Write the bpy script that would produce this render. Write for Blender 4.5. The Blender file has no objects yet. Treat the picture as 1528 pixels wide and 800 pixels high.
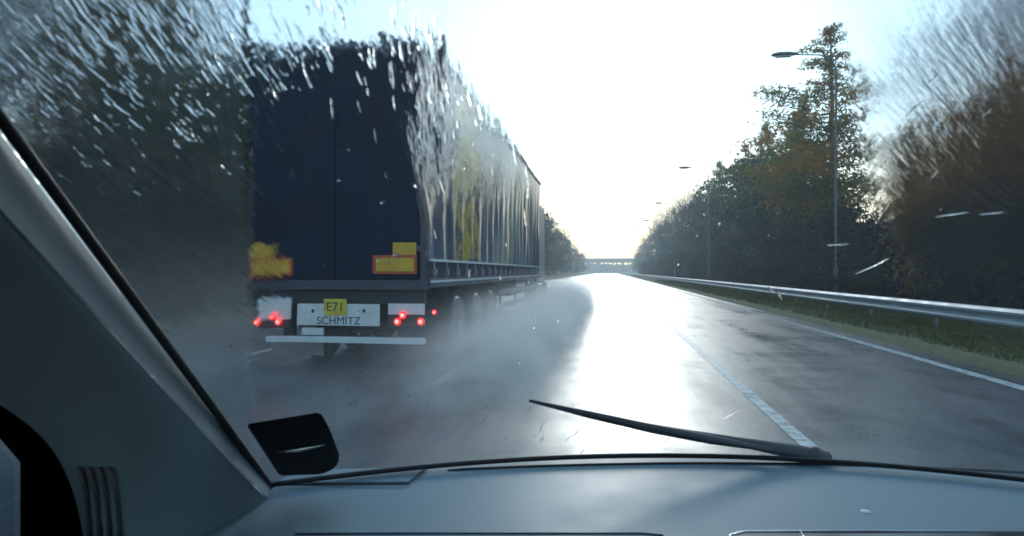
import bpy, bmesh, math, random
import numpy as np
from mathutils import Vector, Matrix, noise as mnoise
random.seed(7); rng = np.random.default_rng(7)
R = math.radians
scene = bpy.context.scene
COL = scene.collection

# ------------------------------------------------------------------ camera
EYE = 1.35                       # eye height above the road; the road runs along +Y
YAW = math.atan(145 / 900)       # camera looks a little to the left of the road's direction
cd = bpy.data.cameras.new('camera'); cam = bpy.data.objects.new('camera', cd); COL.objects.link(cam)
cam.location = (0, 0, EYE); cam.rotation_euler = (R(90), 0, YAW)
cd.sensor_width = 36; cd.lens = 900 / 1528 * 36; cd.shift_y = 5 / 1528
cd.clip_start = 0.02; cd.clip_end = 6000
cd.dof.use_dof = True; cd.dof.focus_distance = 2.6; cd.dof.aperture_fstop = 5.0
scene.camera = cam
# ------------------------------------------------------------------ light
SUN_EL, SUN_AZ = 21.0, 1.5      # azimuth measured from +Y towards +X
world = bpy.data.worlds.new('World'); scene.world = world; world.use_nodes = True
wn = world.node_tree; bg = wn.nodes['Background']
sky = wn.nodes.new('ShaderNodeTexSky'); sky.sky_type = 'NISHITA'; sky.sun_disc = False
sky.sun_elevation = R(SUN_EL); sky.sun_rotation = R(SUN_AZ)
sky.air_density = 1.0; sky.dust_density = .9; sky.ozone_density = 2.0
def wnode(t, **k):
    n = wn.nodes.new(t)
    for a, b in k.items(): setattr(n, a, b)
    return n
# hazy winter sky: soften the sky's own contrast, cool above and cream at the horizon
dn = wnode('ShaderNodeVectorMath', operation='SCALE'); dn.inputs['Scale'].default_value = .1
gm = wnode('ShaderNodeGamma'); gm.inputs[1].default_value = .44
upn = wnode('ShaderNodeVectorMath', operation='SCALE'); upn.inputs['Scale'].default_value = 10
gc = wnode('ShaderNodeTexCoord'); sx = wnode('ShaderNodeSeparateXYZ'); mr = wnode('ShaderNodeMapRange', interpolation_type='SMOOTHSTEP')
mr.inputs[1].default_value = .0; mr.inputs[2].default_value = .26
tc = wnode('ShaderNodeMixRGB'); tc.inputs[1].default_value = (1.22, 1.0, .68, 1); tc.inputs[2].default_value = (.74, 1.0, 1.13, 1)
tint = wnode('ShaderNodeMixRGB', blend_type='MULTIPLY'); tint.inputs[0].default_value = 1
L_ = wn.links.new
L_(sky.outputs[0], dn.inputs[0]); L_(dn.outputs[0], gm.inputs[0]); L_(gm.outputs[0], upn.inputs[0]); L_(upn.outputs[0], tint.inputs[1])
L_(gc.outputs['Generated'], sx.inputs[0]); L_(sx.outputs[2], mr.inputs[0]); L_(mr.outputs[0], tc.inputs[0]); L_(tc.outputs[0], tint.inputs[2])
L_(tint.outputs[0], bg.inputs[0]); bg.inputs[1].default_value = 0.105
sd = bpy.data.lights.new('sun', 'SUN'); sun = bpy.data.objects.new('sun', sd); COL.objects.link(sun)
sd.energy = .7; sd.angle = R(12.0); sd.color = (1, .98, .93)
sdir = Vector((math.sin(R(SUN_AZ)) * math.cos(R(SUN_EL)), math.cos(R(SUN_AZ)) * math.cos(R(SUN_EL)), math.sin(R(SUN_EL))))
sun.rotation_euler = sdir.to_track_quat('Z', 'Y').to_euler()
vs = scene.view_settings
vs.view_transform = 'Standard'; vs.look = 'None'; vs.gamma = 1; vs.use_curve_mapping = False
vs.exposure = 0.58
scene.cycles.volume_bounces = 1
scene.cycles.max_bounces = 16; scene.cycles.transparent_max_bounces = 48
scene.cycles.transmission_bounces = 12
scene.cycles.sample_clamp_indirect = 6.0

# ------------------------------------------------------------------ picture <-> place measurements
RV = Vector((math.cos(YAW), math.sin(YAW), 0)); FV = Vector((-math.sin(YAW), math.cos(YAW), 0))
def ray(px, py): return RV * ((px - 764) / 900) + FV + Vector((0, 0, (405 - py) / 900))
C0 = Vector((0, 0, EYE))
def on_x(px, py, X): d = ray(px, py); return C0 + d * (X / d.x)
def on_y(px, py, Y): d = ray(px, py); return C0 + d * (Y / d.y)
def on_z(px, py, Z): d = ray(px, py); return C0 + d * ((Z - EYE) / d.z)
def at_d(px, py, D): return C0 + ray(px, py) * D
def to_px(p):
    q = Vector(p) - C0; d = q.dot(FV); return 764 + 900 * q.dot(RV) / d, 405 - 900 * q.z / d

# ------------------------------------------------------------------ helpers
def mesh_obj(name, me, mat, parent=None):
    o = bpy.data.objects.new(name, me); COL.objects.link(o)
    if mat: me.materials.append(mat)
    if parent: o.parent = parent; o.matrix_parent_inverse = Matrix.Identity(4)
    return o
def obj(name, bm, mat, parent=None, smooth=False):
    me = bpy.data.meshes.new(name); bm.normal_update(); bm.to_mesh(me); bm.free()
    if smooth: me.shade_smooth()
    return mesh_obj(name, me, mat, parent)
def tag(o, label=None, cat=None, group=None, kind=None):
    if label: o['label'] = label
    if cat: o['category'] = cat
    if group: o['group'] = group
    if kind: o['kind'] = kind
    return o
def empty(name, loc, rz=0):
    o = bpy.data.objects.new(name, None); COL.objects.link(o); o.location = loc; o.rotation_euler = (0, 0, rz); return o
def box(bm, x0, x1, y0, y1, z0, z1):
    v = [bm.verts.new(p) for p in ((x0,y0,z0),(x1,y0,z0),(x1,y1,z0),(x0,y1,z0),(x0,y0,z1),(x1,y0,z1),(x1,y1,z1),(x0,y1,z1))]
    for f in ((3,2,1,0),(4,5,6,7),(0,1,5,4),(1,2,6,5),(2,3,7,6),(3,0,4,7)): bm.faces.new([v[i] for i in f])
def bx(x0, x1, y0, y1, z0, z1, bev=0):
    bm = bmesh.new(); box(bm, x0, x1, y0, y1, z0, z1)
    if bev: bmesh.ops.bevel(bm, geom=bm.edges[:], offset=bev, segments=2, affect='EDGES', profile=.6)
    return bm
def tube(bm, pts, rad, n=8, cap=True):
    pts = [Vector(p) for p in pts]
    rads = rad if hasattr(rad, '__len__') else [rad] * len(pts)
    rings = []; up = Vector((0, 0, 1))
    for i, p in enumerate(pts):
        t = (pts[min(i + 1, len(pts) - 1)] - pts[max(i - 1, 0)]).normalized()
        a = t.cross(up if abs(t.dot(up)) < .95 else Vector((1, 0, 0))).normalized(); b = t.cross(a)
        rings.append([bm.verts.new(p + (a * math.cos(2*math.pi*k/n) + b * math.sin(2*math.pi*k/n)) * rads[i]) for k in range(n)])
    for r0, r1 in zip(rings, rings[1:]):
        for k in range(n): bm.faces.new((r0[k], r0[(k+1) % n], r1[(k+1) % n], r1[k]))
    if cap: bm.faces.new(rings[0][::-1]); bm.faces.new(rings[-1])
def disc_x(bm, cx, cy, cz, r, w, prof, n=32):
    """a solid turned about the X axis: prof = [(x offset, radius)]"""
    rings = []
    for dx, rr in prof:
        rings.append([bm.verts.new((cx + dx, cy + rr * math.cos(2*math.pi*k/n), cz + rr * math.sin(2*math.pi*k/n))) for k in range(n)])
    for r0, r1 in zip(rings, rings[1:]):
        for k in range(n): bm.faces.new((r0[k], r0[(k+1) % n], r1[(k+1) % n], r1[k]))
    bm.faces.new(rings[0][::-1]); bm.faces.new(rings[-1])
def grid_mesh(name, P, uv=None, smooth=True, flip=False):
    """P[i][j] points"""
    ni, nj = len(P), len(P[0])
    verts = [tuple(p) for row in P for p in row]
    faces = []
    for i in range(ni - 1):
        for j in range(nj - 1):
            f = (i*nj+j, i*nj+j+1, (i+1)*nj+j+1, (i+1)*nj+j)
            faces.append(f[::-1] if flip else f)
    me = bpy.data.meshes.new(name); me.from_pydata(verts, [], faces)
    if uv is not None:
        lay = me.uv_layers.new(name='UVMap')
        for l in me.loops: lay.data[l.index].uv = uv[l.vertex_index // nj][l.vertex_index % nj]
    if smooth: me.shade_smooth()
    return me

# ------------------------------------------------------------------ materials
class M:
    def __init__(s, name):
        s.m = bpy.data.materials.new(name); s.m.use_nodes = True; s.t = s.m.node_tree; s.n = s.t.nodes
        s.b = s.n.get('Principled BSDF'); s.out = s.n['Material Output']
    def new(s, typ, **kw):
        n = s.n.new(typ)
        for k, v in kw.items():
            if hasattr(n, k): setattr(n, k, v)
            else: n.inputs[k.replace('_', ' ')].default_value = v
        return n
    def ln(s, a, b): s.t.links.new(a, b)
    def coord(s, which='Object', scale=(1,1,1)):
        c = s.new('ShaderNodeTexCoord'); mp = s.new('ShaderNodeMapping'); mp.inputs['Scale'].default_value = scale
        s.ln(c.outputs[which], mp.inputs[0]); return mp.outputs[0]
    def noise(s, co, scale=5, detail=4, rough=.5):
        n = s.new('ShaderNodeTexNoise'); n.inputs['Scale'].default_value = scale; n.inputs['Detail'].default_value = detail
        n.inputs['Roughness'].default_value = rough; s.ln(co, n.inputs['Vector']); return n.outputs[0]
    def ramp(s, fac, stops):
        r = s.new('ShaderNodeValToRGB'); e = r.color_ramp.elements
        while len(e) < len(stops): e.new(.5)
        for i, (p, c) in enumerate(stops):
            e[i].position = p; e[i].color = (*c, 1) if hasattr(c, '__len__') else (c, c, c, 1)
        s.ln(fac, r.inputs[0]); return r.outputs[0]
    def math(s, op, a, b=None):
        n = s.new('ShaderNodeMath'); n.operation = op
        for i, v in enumerate((a, b)):
            if v is None: continue
            if isinstance(v, (int, float)): n.inputs[i].default_value = v
            else: s.ln(v, n.inputs[i])
        return n.outputs[0]
    def rng_(s, v, a, b, c=0, d=1, smooth=True):
        n = s.new('ShaderNodeMapRange'); n.interpolation_type = 'SMOOTHSTEP' if smooth else 'LINEAR'
        s.ln(v, n.inputs[0])
        for i, x in enumerate((a, b, c, d)): n.inputs[i+1].default_value = x
        return n.outputs[0]
    def bump(s, h, strength=.3, dist=.01):
        n = s.new('ShaderNodeBump'); n.inputs['Strength'].default_value = strength; n.inputs['Distance'].default_value = dist
        s.ln(h, n.inputs['Height']); s.ln(n.outputs[0], s.b.inputs['Normal']); return n
def simple(name, col, rough=.5, metal=0, var=.15, nscale=6, bump=0, bscale=200, coat=0, spec=.5, bdist=.002):
    m = M(name); co = m.coord()
    n = m.noise(co, nscale, 5)
    m.ln(m.ramp(n, [(.3, [c * (1 - var) for c in col]), (.7, [min(1, c * (1 + var)) for c in col])]), m.b.inputs['Base Color'])
    m.ln(m.rng_(n, .3, .7, max(0, rough - .08), min(1, rough + .08)), m.b.inputs['Roughness'])
    m.b.inputs['Metallic'].default_value = metal; m.b.inputs['Coat Weight'].default_value = coat
    m.b.inputs['Specular IOR Level'].default_value = spec
    if bump: m.bump(m.noise(co, bscale, 2), bump, bdist)
    return m.m
def emit(name, col, st, base=None):
    m = M(name); m.b.inputs['Base Color'].default_value = (*(base or col), 1)
    m.b.inputs['Emission Color'].default_value = (*col, 1); m.b.inputs['Emission Strength'].default_value = st
    return m.m

MAT = {}
MAT['plastic'] = simple('dash_plastic', (.145, .21, .245), .5, spec=.35, var=.06, nscale=3, bump=.25, bscale=900, bdist=.0006)
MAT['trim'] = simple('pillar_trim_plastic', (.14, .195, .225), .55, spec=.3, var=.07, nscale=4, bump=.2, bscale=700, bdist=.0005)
MAT['trim_dark'] = simple('door_trim_dark', (.055, .062, .07), .6, var=.1, nscale=5, bump=.2, bscale=600, bdist=.0005)
MAT['black'] = simple('black_rubber', (.006, .006, .008), .55, var=.2, nscale=20)
MAT['gloss_black'] = simple('gloss_black', (.002, .002, .003), .4, var=.2, spec=.2)
MAT['headliner'] = simple('headliner', (.16, .165, .17), .9, var=.08)
MAT['chrome'] = simple('satin_chrome', (.5, .53, .56), .25, 1, var=.05)
MAT['screen'] = simple('display_blue_black', (.006, .006, .03), .15)
MAT['navy'] = simple('navy_door_paint', (.003, .011, .030), .6, var=.4, nscale=1.3, coat=.0, spec=.2)
MAT['frame'] = simple('trailer_frame_paint', (.02, .03, .06), .4, var=.3, nscale=3)
MAT['white'] = simple('dirty_white_paint', (.50, .56, .58), .55, var=.14, nscale=4)
MAT['dirt'] = simple('chassis_grime', (.022, .026, .03), .7, var=.4, nscale=6)
MAT['tyre'] = simple('wet_tyre', (.012, .012, .013), .35, var=.3, nscale=20)
MAT['rim'] = simple('wheel_steel', (.25, .26, .28), .5, .3, var=.3)
MAT['yellow'] = simple('yellow_reflector', (.45, .29, .02), .5, var=.18, nscale=6)
MAT['red'] = simple('red_reflector', (.36, .05, .02), .5, var=.12, nscale=6)
MAT['yplate'] = simple('yellow_plate', (.50, .40, .03), .5, var=.2, nscale=9)
MAT['letters'] = simple('dark_lettering', (.03, .04, .06), .6)
MAT['tail'] = emit('tail_light_lens', (1, .01, .01), 1.8, (.4, .01, .01))
MAT['tail_hot'] = emit('tail_light_bulb', (1, .12, .1), 4)
MAT['galv'] = simple('galvanised_steel', (.28, .32, .36), .48, .4, var=.18, nscale=1.5)
MAT['post'] = simple('weathered_post', (.2, .21, .22), .6, .3, var=.2)
MAT['lamp'] = simple('lamp_metal', (.10, .115, .12), .7, .1, var=.1)
MAT['concrete'] = simple('bridge_concrete', (.32, .31, .29), .8, var=.15, nscale=.3)
MAT['cabpaint'] = simple('cab_paint', (.35, .38, .42), .35, var=.1)

def leaf_mat(name, c0, c1, c2, tr=.35, nsc=.5):
    m = M(name); m.n.remove(m.b)
    co = m.coord('Object'); n = m.noise(co, nsc, 4, .65)
    oi = m.new('ShaderNodeObjectInfo')
    f = m.math('ADD', n, m.math('MULTIPLY', m.math('SUBTRACT', oi.outputs['Random'], .5), .18))
    col = m.ramp(f, [(.34, c0), (.52, c1), (.68, c2)])
    d = m.new('ShaderNodeBsdfDiffuse'); t = m.new('ShaderNodeBsdfTranslucent'); x = m.new('ShaderNodeMixShader')
    m.ln(col, d.inputs[0]); m.ln(col, t.inputs[0]); x.inputs[0].default_value = tr
    m.ln(d.outputs[0], x.inputs[1]); m.ln(t.outputs[0], x.inputs[2]); m.ln(x.outputs[0], m.out.inputs[0])
    return m.m
LM = {
 'pine':   leaf_mat('pine_needles', (.045, .12, .06), (.15, .16, .03), (.46, .19, .03), .5),
 'dark':   leaf_mat('evergreen_needles', (.022, .065, .05), (.04, .09, .055), (.12, .10, .04), .4),
 'beech':  leaf_mat('beech_leaves_brown', (.09, .06, .025), (.24, .11, .025), (.42, .19, .03), .5),
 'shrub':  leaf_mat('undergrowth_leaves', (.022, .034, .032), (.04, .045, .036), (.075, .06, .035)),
 'bare':   simple('twig_bark', (.105, .085, .085), .85, var=.3, nscale=2),
 'bark':   simple('bark', (.06, .05, .045), .9, var=.35, nscale=4, bump=.5, bscale=12, bdist=.03),
 'pbark':  simple('pine_bark', (.20, .10, .055), .9, var=.35, nscale=3, bump=.5, bscale=12, bdist=.03),
}

# ------------------------------------------------------------------ ground, road, markings
def sheet(name, x0, x1, y0, y1, z, mat, nx=1, ny=1):
    P = [[(x0 + (x1-x0)*i/nx, y0 + (y1-y0)*j/ny, z) for i in range(nx+1)] for j in range(ny+1)]
    o = mesh_obj(name, grid_mesh(name, P, smooth=False), mat); o['kind'] = 'structure'; return o
m = M('verge_grass'); co = m.coord()
n = m.noise(co, 1.3, 8, .7); n2 = m.noise(co, 40, 3)
m.ln(m.ramp(n, [(.3, (.06, .065, .03)), (.5, (.09, .11, .035)), (.66, (.085, .075, .045))]), m.b.inputs['Base Color'])
m.b.inputs['Roughness'].default_value = .9; m.bump(n2, .8, .05); MAT['grass'] = m.m
sheet('ground', -1500, 1500, -200, 2500, -.012, MAT['grass'])

m = M('wet_asphalt'); co = m.coord()
lanes = m.coord('Object', (1, .12, 1))
n = m.noise(lanes, .9, 5, .6); fine = m.noise(co, 90, 3, .6); mid = m.noise(co, 2.2, 5, .6)
m.ln(m.ramp(mid, [(.3, (.022, .028, .036)), (.7, (.04, .047, .057))]), m.b.inputs['Base Color'])
band = m.noise(m.coord('Object', (.10, .42, 1)), 1, 3, .5); track = m.noise(m.coord('Object', (3.2, .03, 1)), 1, 3, .6)
wet = m.math('ADD', m.math('MULTIPLY', n, .35), m.math('ADD', m.math('MULTIPLY', mid, .2), m.math('ADD', m.math('MULTIPLY', band, .30), m.math('MULTIPLY', track, .15))))
m.ln(m.rng_(wet, .34, .66, .20, .58), m.b.inputs['Roughness'])
m.b.inputs['IOR'].default_value = 1.45; m.b.inputs['Coat Weight'].default_value = .28
m.ln(m.rng_(wet, .34, .66, .06, .45), m.b.inputs['Coat Roughness']); m.b.inputs['Coat IOR'].default_value = 1.33
h = m.math('ADD', m.math('MULTIPLY', fine, 1.1), m.math('MULTIPLY', m.noise(m.coord('Object', (1, .35, 1)), 6, 3), 1.2))
bn = m.bump(h, .5, .004); bn2 = m.new('ShaderNodeBump'); bn2.inputs['Strength'].default_value = .25; bn2.inputs['Distance'].default_value = .004
m.ln(h, bn2.inputs['Height']); m.ln(bn2.outputs[0], m.b.inputs['Coat Normal']); MAT['road'] = m.m
sheet('road', -9.4, 5.25, -40, 700, 0, MAT['road'], 4, 60)
m = M('road_paint'); co = m.coord(); wear = m.noise(co, 7, 6, .7)
m.ln(m.ramp(wear, [(.36, (.16, .17, .17)), (.52, (.62, .66, .66))]), m.b.inputs['Base Color'])
m.b.inputs['Roughness'].default_value = .3; m.b.inputs['Coat Weight'].default_value = .5; MAT['paint'] = m.m
bm = bmesh.new()
def strip(bm, x0, x1, y0, y1, z=.004):
    bm.faces.new([bm.verts.new(p) for p in ((x0, y0, z), (x1, y0, z), (x1, y1, z), (x0, y1, z))])
strip(bm, 4.62, 4.80, -30, 650); strip(bm, -5.85, -5.67, -30, 650)
y = -20
while y < 400:
    strip(bm, 1.46, 1.58, y, y + 8.96); strip(bm, -2.12, -2.0, y, y + 3.0); y += 9.0
o = obj('road_markings', bm, MAT['paint']); o['kind'] = 'structure'

# wet grit strip and raised verge on the reserve side
P = [[(5.20, y, -.006), (5.30, y, .09), (5.9, y, .13), (7.4, y, .16), (9.5, y, .25), (16, y, .5), (60, y, 1.2)] for y in np.linspace(-30, 650, 90)]
for row in P:
    for k in range(2, 7):
        x, yy, z = row[k]; row[k] = (x + mnoise.noise(Vector((x, yy*.2, 0))) * .12, yy, z + mnoise.noise(Vector((x*.7, yy*.4, 3))) * .05)
o = mesh_obj('verge', grid_mesh('verge', P, flip=True), MAT['grass']); o['kind'] = 'structure'
P = [[(-9.35, y, -.006), (-9.5, y, .1), (-11, y, .3), (-14, y, .8), (-60, y, 3)] for y in np.linspace(-30, 650, 60)]
o = mesh_obj('far_verge', grid_mesh('far_verge', P), MAT['grass']); o['kind'] = 'structure'
# grass tufts
def quads_mesh(name, C, A, B):
    """quads centred at C with half axes A and B (n x 3 arrays)"""
    n = len(C); V = np.stack([C-A-B, C+A-B, C+A+B, C-A+B], 1).reshape(-1, 3)
    me = bpy.data.meshes.new(name); me.vertices.add(4*n); me.vertices.foreach_set('co', V.ravel().astype('f'))
    me.loops.add(4*n); me.loops.foreach_set('vertex_index', np.arange(4*n, dtype='i'))
    me.polygons.add(n); me.polygons.foreach_set('loop_start', np.arange(0, 4*n, 4, dtype='i'))
    me.update(calc_edges=True); return me
def runit(n):
    v = rng.normal(size=(n, 3)); return v / np.linalg.norm(v, axis=1)[:, None]
n = 60000
Y = 3 + 75 * rng.random(n)**1.8; X = 5.45 + 4.2 * rng.random(n)**.9
C = np.stack([X, Y, np.interp(X, [5.3, 5.9, 7.4, 9.5], [.09, .13, .16, .25]) + .03], 1)
B = np.stack([rng.normal(0, .02, n), rng.normal(0, .02, n), .03 + .05 * rng.random(n)], 1)
a = rng.random(n) * 6.28; A = np.stack([np.cos(a), np.sin(a), 0*a], 1) * (.006 + .006 * rng.random(n))[:, None]
MAT['blades'] = leaf_mat('grass_blades', (.05, .06, .025), (.09, .10, .03), (.15, .13, .06), .3, .8)
o = mesh_obj('grass', quads_mesh('grass', C, A, B), MAT['blades'])
tag(o, 'short green and straw grass on the verge under the crash barrier', 'grass', kind='stuff')

# ------------------------------------------------------------------ crash barrier
t = empty('crash_barrier', (6.75, 0, 0))
tag(t, 'pale galvanised steel crash barrier running along the grass verge beside the wet road', 'crash barrier')
prof = [(0, .72), (-.03, .71), (-.075, .66), (-.075, .62), (-.01, .565), (-.01, .535), (-.075, .48), (-.075, .44), (-.03, .39), (0, .38)]
P = []
for y in list(np.arange(-4, 60, 1.6)) + list(np.arange(60, 420, 8)):
    w = .012 * math.sin(y * .9)
    P.append([(x + w - .02, y, z) for x, z in prof] + [(.02 + w, y, .38), (.02 + w, y, .72)])
for row in P: row.append(row[0])
mesh_obj('beam', grid_mesh('beam', P, smooth=False, flip=True), MAT['galv'], t)
pm = None
for k in range(64):
    y = -2 + 3.2 * k
    if pm is None: po = obj('post', bx(0.03, .09, -.05, .05, 0, .70, .006), MAT['post'], t); pm = po.data; po.location = (0, y, 0)
    else:
        po = po.copy(); COL.objects.link(po); po.location = (0, y, 0)

# ------------------------------------------------------------------ street lamps
def make_lamp():
    t = empty('street_lamp', (0, 0, 0))
    bm = bmesh.new(); tube(bm, [(0, 0, 0), (0, 0, 1.3), (0, 0, 1.35), (0, 0, 9.3)], [.10, .10, .05, .04], 12); obj('pole', bm, MAT['lamp'], t, True)
    bm = bmesh.new(); tube(bm, [(0, 0, 9.2), (-.15, 0, 9.65), (-.6, 0, 9.88), (-1.5, 0, 9.95)], [.032, .028, .025, .025], 10); obj('arm', bm, MAT['lamp'], t, True)
    bm = bmesh.new()
    P = []
    tube(bm, [(-1.42, 0, 9.95), (-1.5, 0, 9.96), (-1.8, 0, 9.98), (-2.15, 0, 9.98), (-2.4, 0, 9.96), (-2.46, 0, 9.955)], [.05, .09, .14, .15, .11, .04], 14)
    for v in bm.verts: v.co.z = 9.96 + (v.co.z - 9.96) * (.75 if v.co.z > 9.96 else .35)
    h = obj('lantern', bm, MAT['lamp'], t, True)
    obj('lens', bx(-2.3, -1.7, -.09, .09, 9.875, 9.912, .01), MAT['white'], h)
    return t
def copy_tree(o, parent=None):
    c = o.copy(); COL.objects.link(c); c.parent = parent
    for ch in [x for x in bpy.data.objects if x.parent == o]: copy_tree(ch, c)
    return c
lamp0 = make_lamp(); lamp0.location = (9.0, 26.0, .2)
tag(lamp0, 'tallest looking street lamp, its column rising in front of the big pine', 'street lamp', 'street lamps along the crash barrier')
for i, y in enumerate((53, 80, 107, 134)):
    c = copy_tree(lamp0); c.location = (8.3, y, .2)
    c['label'] = ['second nearest street lamp, its lantern hanging in clear sky left of the trees', 'third nearest street lamp over the barrier', 'fourth nearest street lamp over the barrier', 'farthest street lamp, faint against the far tree line'][i]

# ------------------------------------------------------------------ trees
def seg_tubes(segs, n=5):
    """segs: array of (p0, p1, r0, r1) -> verts, faces"""
    V = []; F = []
    for p0, p1, r0, r1 in segs:
        t = (p1 - p0); L = np.linalg.norm(t)
        if L < 1e-5: continue
        t = t / L; u = np.array((0, 0, 1.)) if abs(t[2]) < .9 else np.array((1., 0, 0))
        a = np.cross(t, u); a /= np.linalg.norm(a); b = np.cross(t, a); k0 = len(V)
        for p, r in ((p0, r0), (p1, r1)):
            for k in range(n):
                an = 6.28318 * k / n; V.append(p + (a * math.cos(an) + b * math.sin(an)) * r)
        for k in range(n): F.append((k0 + k, k0 + (k+1) % n, k0 + n + (k+1) % n, k0 + n + k))
    return V, F
def tube_mesh(name, segs, n=5):
    V, F = seg_tubes(segs, n); me = bpy.data.meshes.new(name); me.from_pydata([tuple(v) for v in V], [], F); me.shade_smooth(); return me
def grow(p, d, L, r, lvl, segs, tips, spread=.55, up=.15, nchild=(3, 5), maxl=4, k=.68):
    steps = 3
    for s in range(steps):
        d2 = d + rng.normal(0, .13, 3) + np.array((0, 0, up * .3)); d2 /= np.linalg.norm(d2)
        q = p + d2 * L / steps; r1 = r * (1 - .16)
        segs.append((p, q, r, r1, lvl)); p, d, r = q, d2, r1
        if lvl < maxl and s > 0 or lvl == maxl - 1:
            for _ in range(1 if lvl > 2 else rng.integers(1, 3)):
                dd = d + rng.normal(0, spread, 3) + np.array((0, 0, up)); dd /= np.linalg.norm(dd)
                if lvl < maxl: grow(p, dd, L * k * (.75 + .4 * rng.random()), r * .6, lvl + 1, segs, tips, spread, up, nchild, maxl, k)
    if lvl < maxl: grow(p, d, L * k, r * .8, lvl + 1, segs, tips, spread, up, nchild, maxl, k)
    else: tips.append(p)
def proto_bare(H, maxl=5):
    segs, tips = [], []
    p = np.array((0., 0, -.3)); d = np.array((rng.normal(0, .04), rng.normal(0, .04), 1.))
    hh = H * .28
    segs.append((p, p + d * hh, .016 * H, .012 * H, 0))
    for k in range(4):
        dd = d + np.array((rng.normal(0, .35), rng.normal(0, .35), .35)); dd /= np.linalg.norm(dd)
        grow(p + d * hh * (.7 + .1 * k), dd, H * .25, .009 * H, 1, segs, tips, .42, .22, maxl=maxl, k=.72)
    tr = [s[:4] for s in segs if s[4] <= 2]; tw = [(s[0], s[1], max(s[2], .009), max(s[3], .007)) for s in segs if s[4] > 2]
    zmax = max(s[1][2] for s in segs); f = H / zmax
    def sc(L): return [(a * f, b * f, c, e) for a, b, c, e in L]
    return tube_mesh('trunk', sc(tr), 7), tube_mesh('crown', sc(tw), 3), LM['bark'], LM['bare']
def leaf_cloud(cent, rad, per, size, flat=.6, aspect=.5, droop=0):
    cent = np.repeat(cent, per, 0); n = len(cent)
    rad = np.repeat(rad, per, 0) if hasattr(rad, '__len__') else rad
    off = rng.normal(size=(n, 3)) * np.array((1, 1, flat))
    C = cent + off * (rad[:, None] if hasattr(rad, '__len__') else rad)
    u = runit(n); v = np.cross(u, runit(n)); v /= np.linalg.norm(v, axis=1)[:, None]
    s = size * (.6 + .8 * rng.random(n))[:, None]
    C[:, 2] -= droop * np.abs(off[:, 2])
    return C, u * s * .5, v * s * aspect * .5
def proto_pine(H, clear=.32, width=.2, dens=1.0):
    tr = []; cent = []; rad = []
    p = np.array((0., 0, -.3)); N = 14; lean = rng.normal(0, .01, 2)
    for k in range(N):
        q = p + np.array((lean[0] + rng.normal(0, .02), lean[1] + rng.normal(0, .02), 1)) * (H + .3) / N
        r0 = .014 * H * (1 - k / N) + .02; r1 = .014 * H * (1 - (k+1) / N) + .02; tr.append((p, q, r0, r1)); p = q
    z = H * clear
    while z < H * .985:
        f = (z - H * clear) / (H * (1 - clear)); L = H * width * (1.05 - f**1.3) * (.65 + .6 * rng.random())
        if f < .15: L *= .75
        for _ in range(rng.integers(2, 5)):
            a = rng.random() * 6.28; d = np.array((math.cos(a), math.sin(a), .15 + .35 * rng.random() * f - .1 * (1 - f)))
            b0 = np.array((lean[0] * z, lean[1] * z, z)); L2 = L * (.6 + .6 * rng.random()); b1 = b0 + d * L2
            tr.append((b0, b1, .03, .01))
            for s in np.linspace(.3, 1, max(2, int(L2 / .35))):
                cent.append(b0 + d * L2 * s + rng.normal(0, .08, 3)); rad.append(.10 + .12 * L2 * (1.1 - abs(s - .6)))
        z += H * .028 * (.6 + .8 * rng.random())
    cent = np.array(cent); rad = np.array(rad)
    return tube_mesh('trunk', tr, 6), quads_mesh('crown', *leaf_cloud(cent, rad, int(20 * dens), .17, .55, .28)), LM['pbark'], LM['pine']
def proto_leafy(H, W, nb, per, size, mats, base=.1):
    segs, tips = [], []
    for k in range(3):
        d = np.array((rng.normal(0, .3), rng.normal(0, .3), 1.)); d /= np.linalg.norm(d)
        grow(np.array((rng.normal(0, .15), rng.normal(0, .15), -.2)), d, H * .3, .02 * H, 1, segs, tips, .5, .1, maxl=3)
    n = nb; th = rng.random(n) * 6.28; zz = base + (1 - base) * rng.random(n)
    wr = W * np.sqrt(np.clip(1 - ((zz - .45) / .6)**2, .02, 1)) * (.45 + .6 * rng.random(n))
    cent = np.stack([wr * np.cos(th), wr * np.sin(th), zz * H], 1)
    rad = W * (.09 + .13 * rng.random(n))
    return tube_mesh('trunk', [(s[0] , s[1], s[2], s[3]) for s in segs], 5), quads_mesh('crown', *leaf_cloud(cent, rad, per, size, .8, .6)), mats[0], mats[1]
PROTO = {
 'pine_a': proto_pine(14, .28, .27, 1.7), 'pine_b': proto_pine(13, .18, .24, 1.4), 'pine_c': proto_pine(12, .25, .17),
 'bare_a': proto_bare(12), 'bare_b': proto_bare(11), 'bare_c': proto_bare(13),
 'pine_d': proto_pine(14, .42, .26, 1.7),
 'dark_a': proto_leafy(11, 3.0, 150, 42, .24, (LM['bark'], LM['dark'])), 'dark_b': proto_leafy(9, 2.8, 140, 42, .22, (LM['bark'], LM['dark'])),
 'dark_c': proto_leafy(12, 2.4, 140, 42, .24, (LM['bark'], LM['dark'])),
 'beech_a': proto_leafy(6.5, 2.4, 120, 60, .15, (LM['bark'], LM['beech'])), 'beech_b': proto_leafy(7, 2.0, 110, 60, .15, (LM['bark'], LM['beech'])),
 'shrub_a': proto_leafy(3.6, 1.9, 90, 60, .13, (LM['bark'], LM['shrub']), .0), 'shrub_b': proto_leafy(3.0, 1.7, 80, 60, .13, (LM['bark'], LM['shrub']), .0),
}
NAMES = {'pine': ('pine_tree', 'pine tree'), 'bare': ('bare_tree', 'bare tree'), 'dark': ('evergreen_tree', 'evergreen tree'), 'beech': ('beech_tree', 'brown-leaved tree'), 'shrub': ('shrub', 'shrub')}
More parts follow.
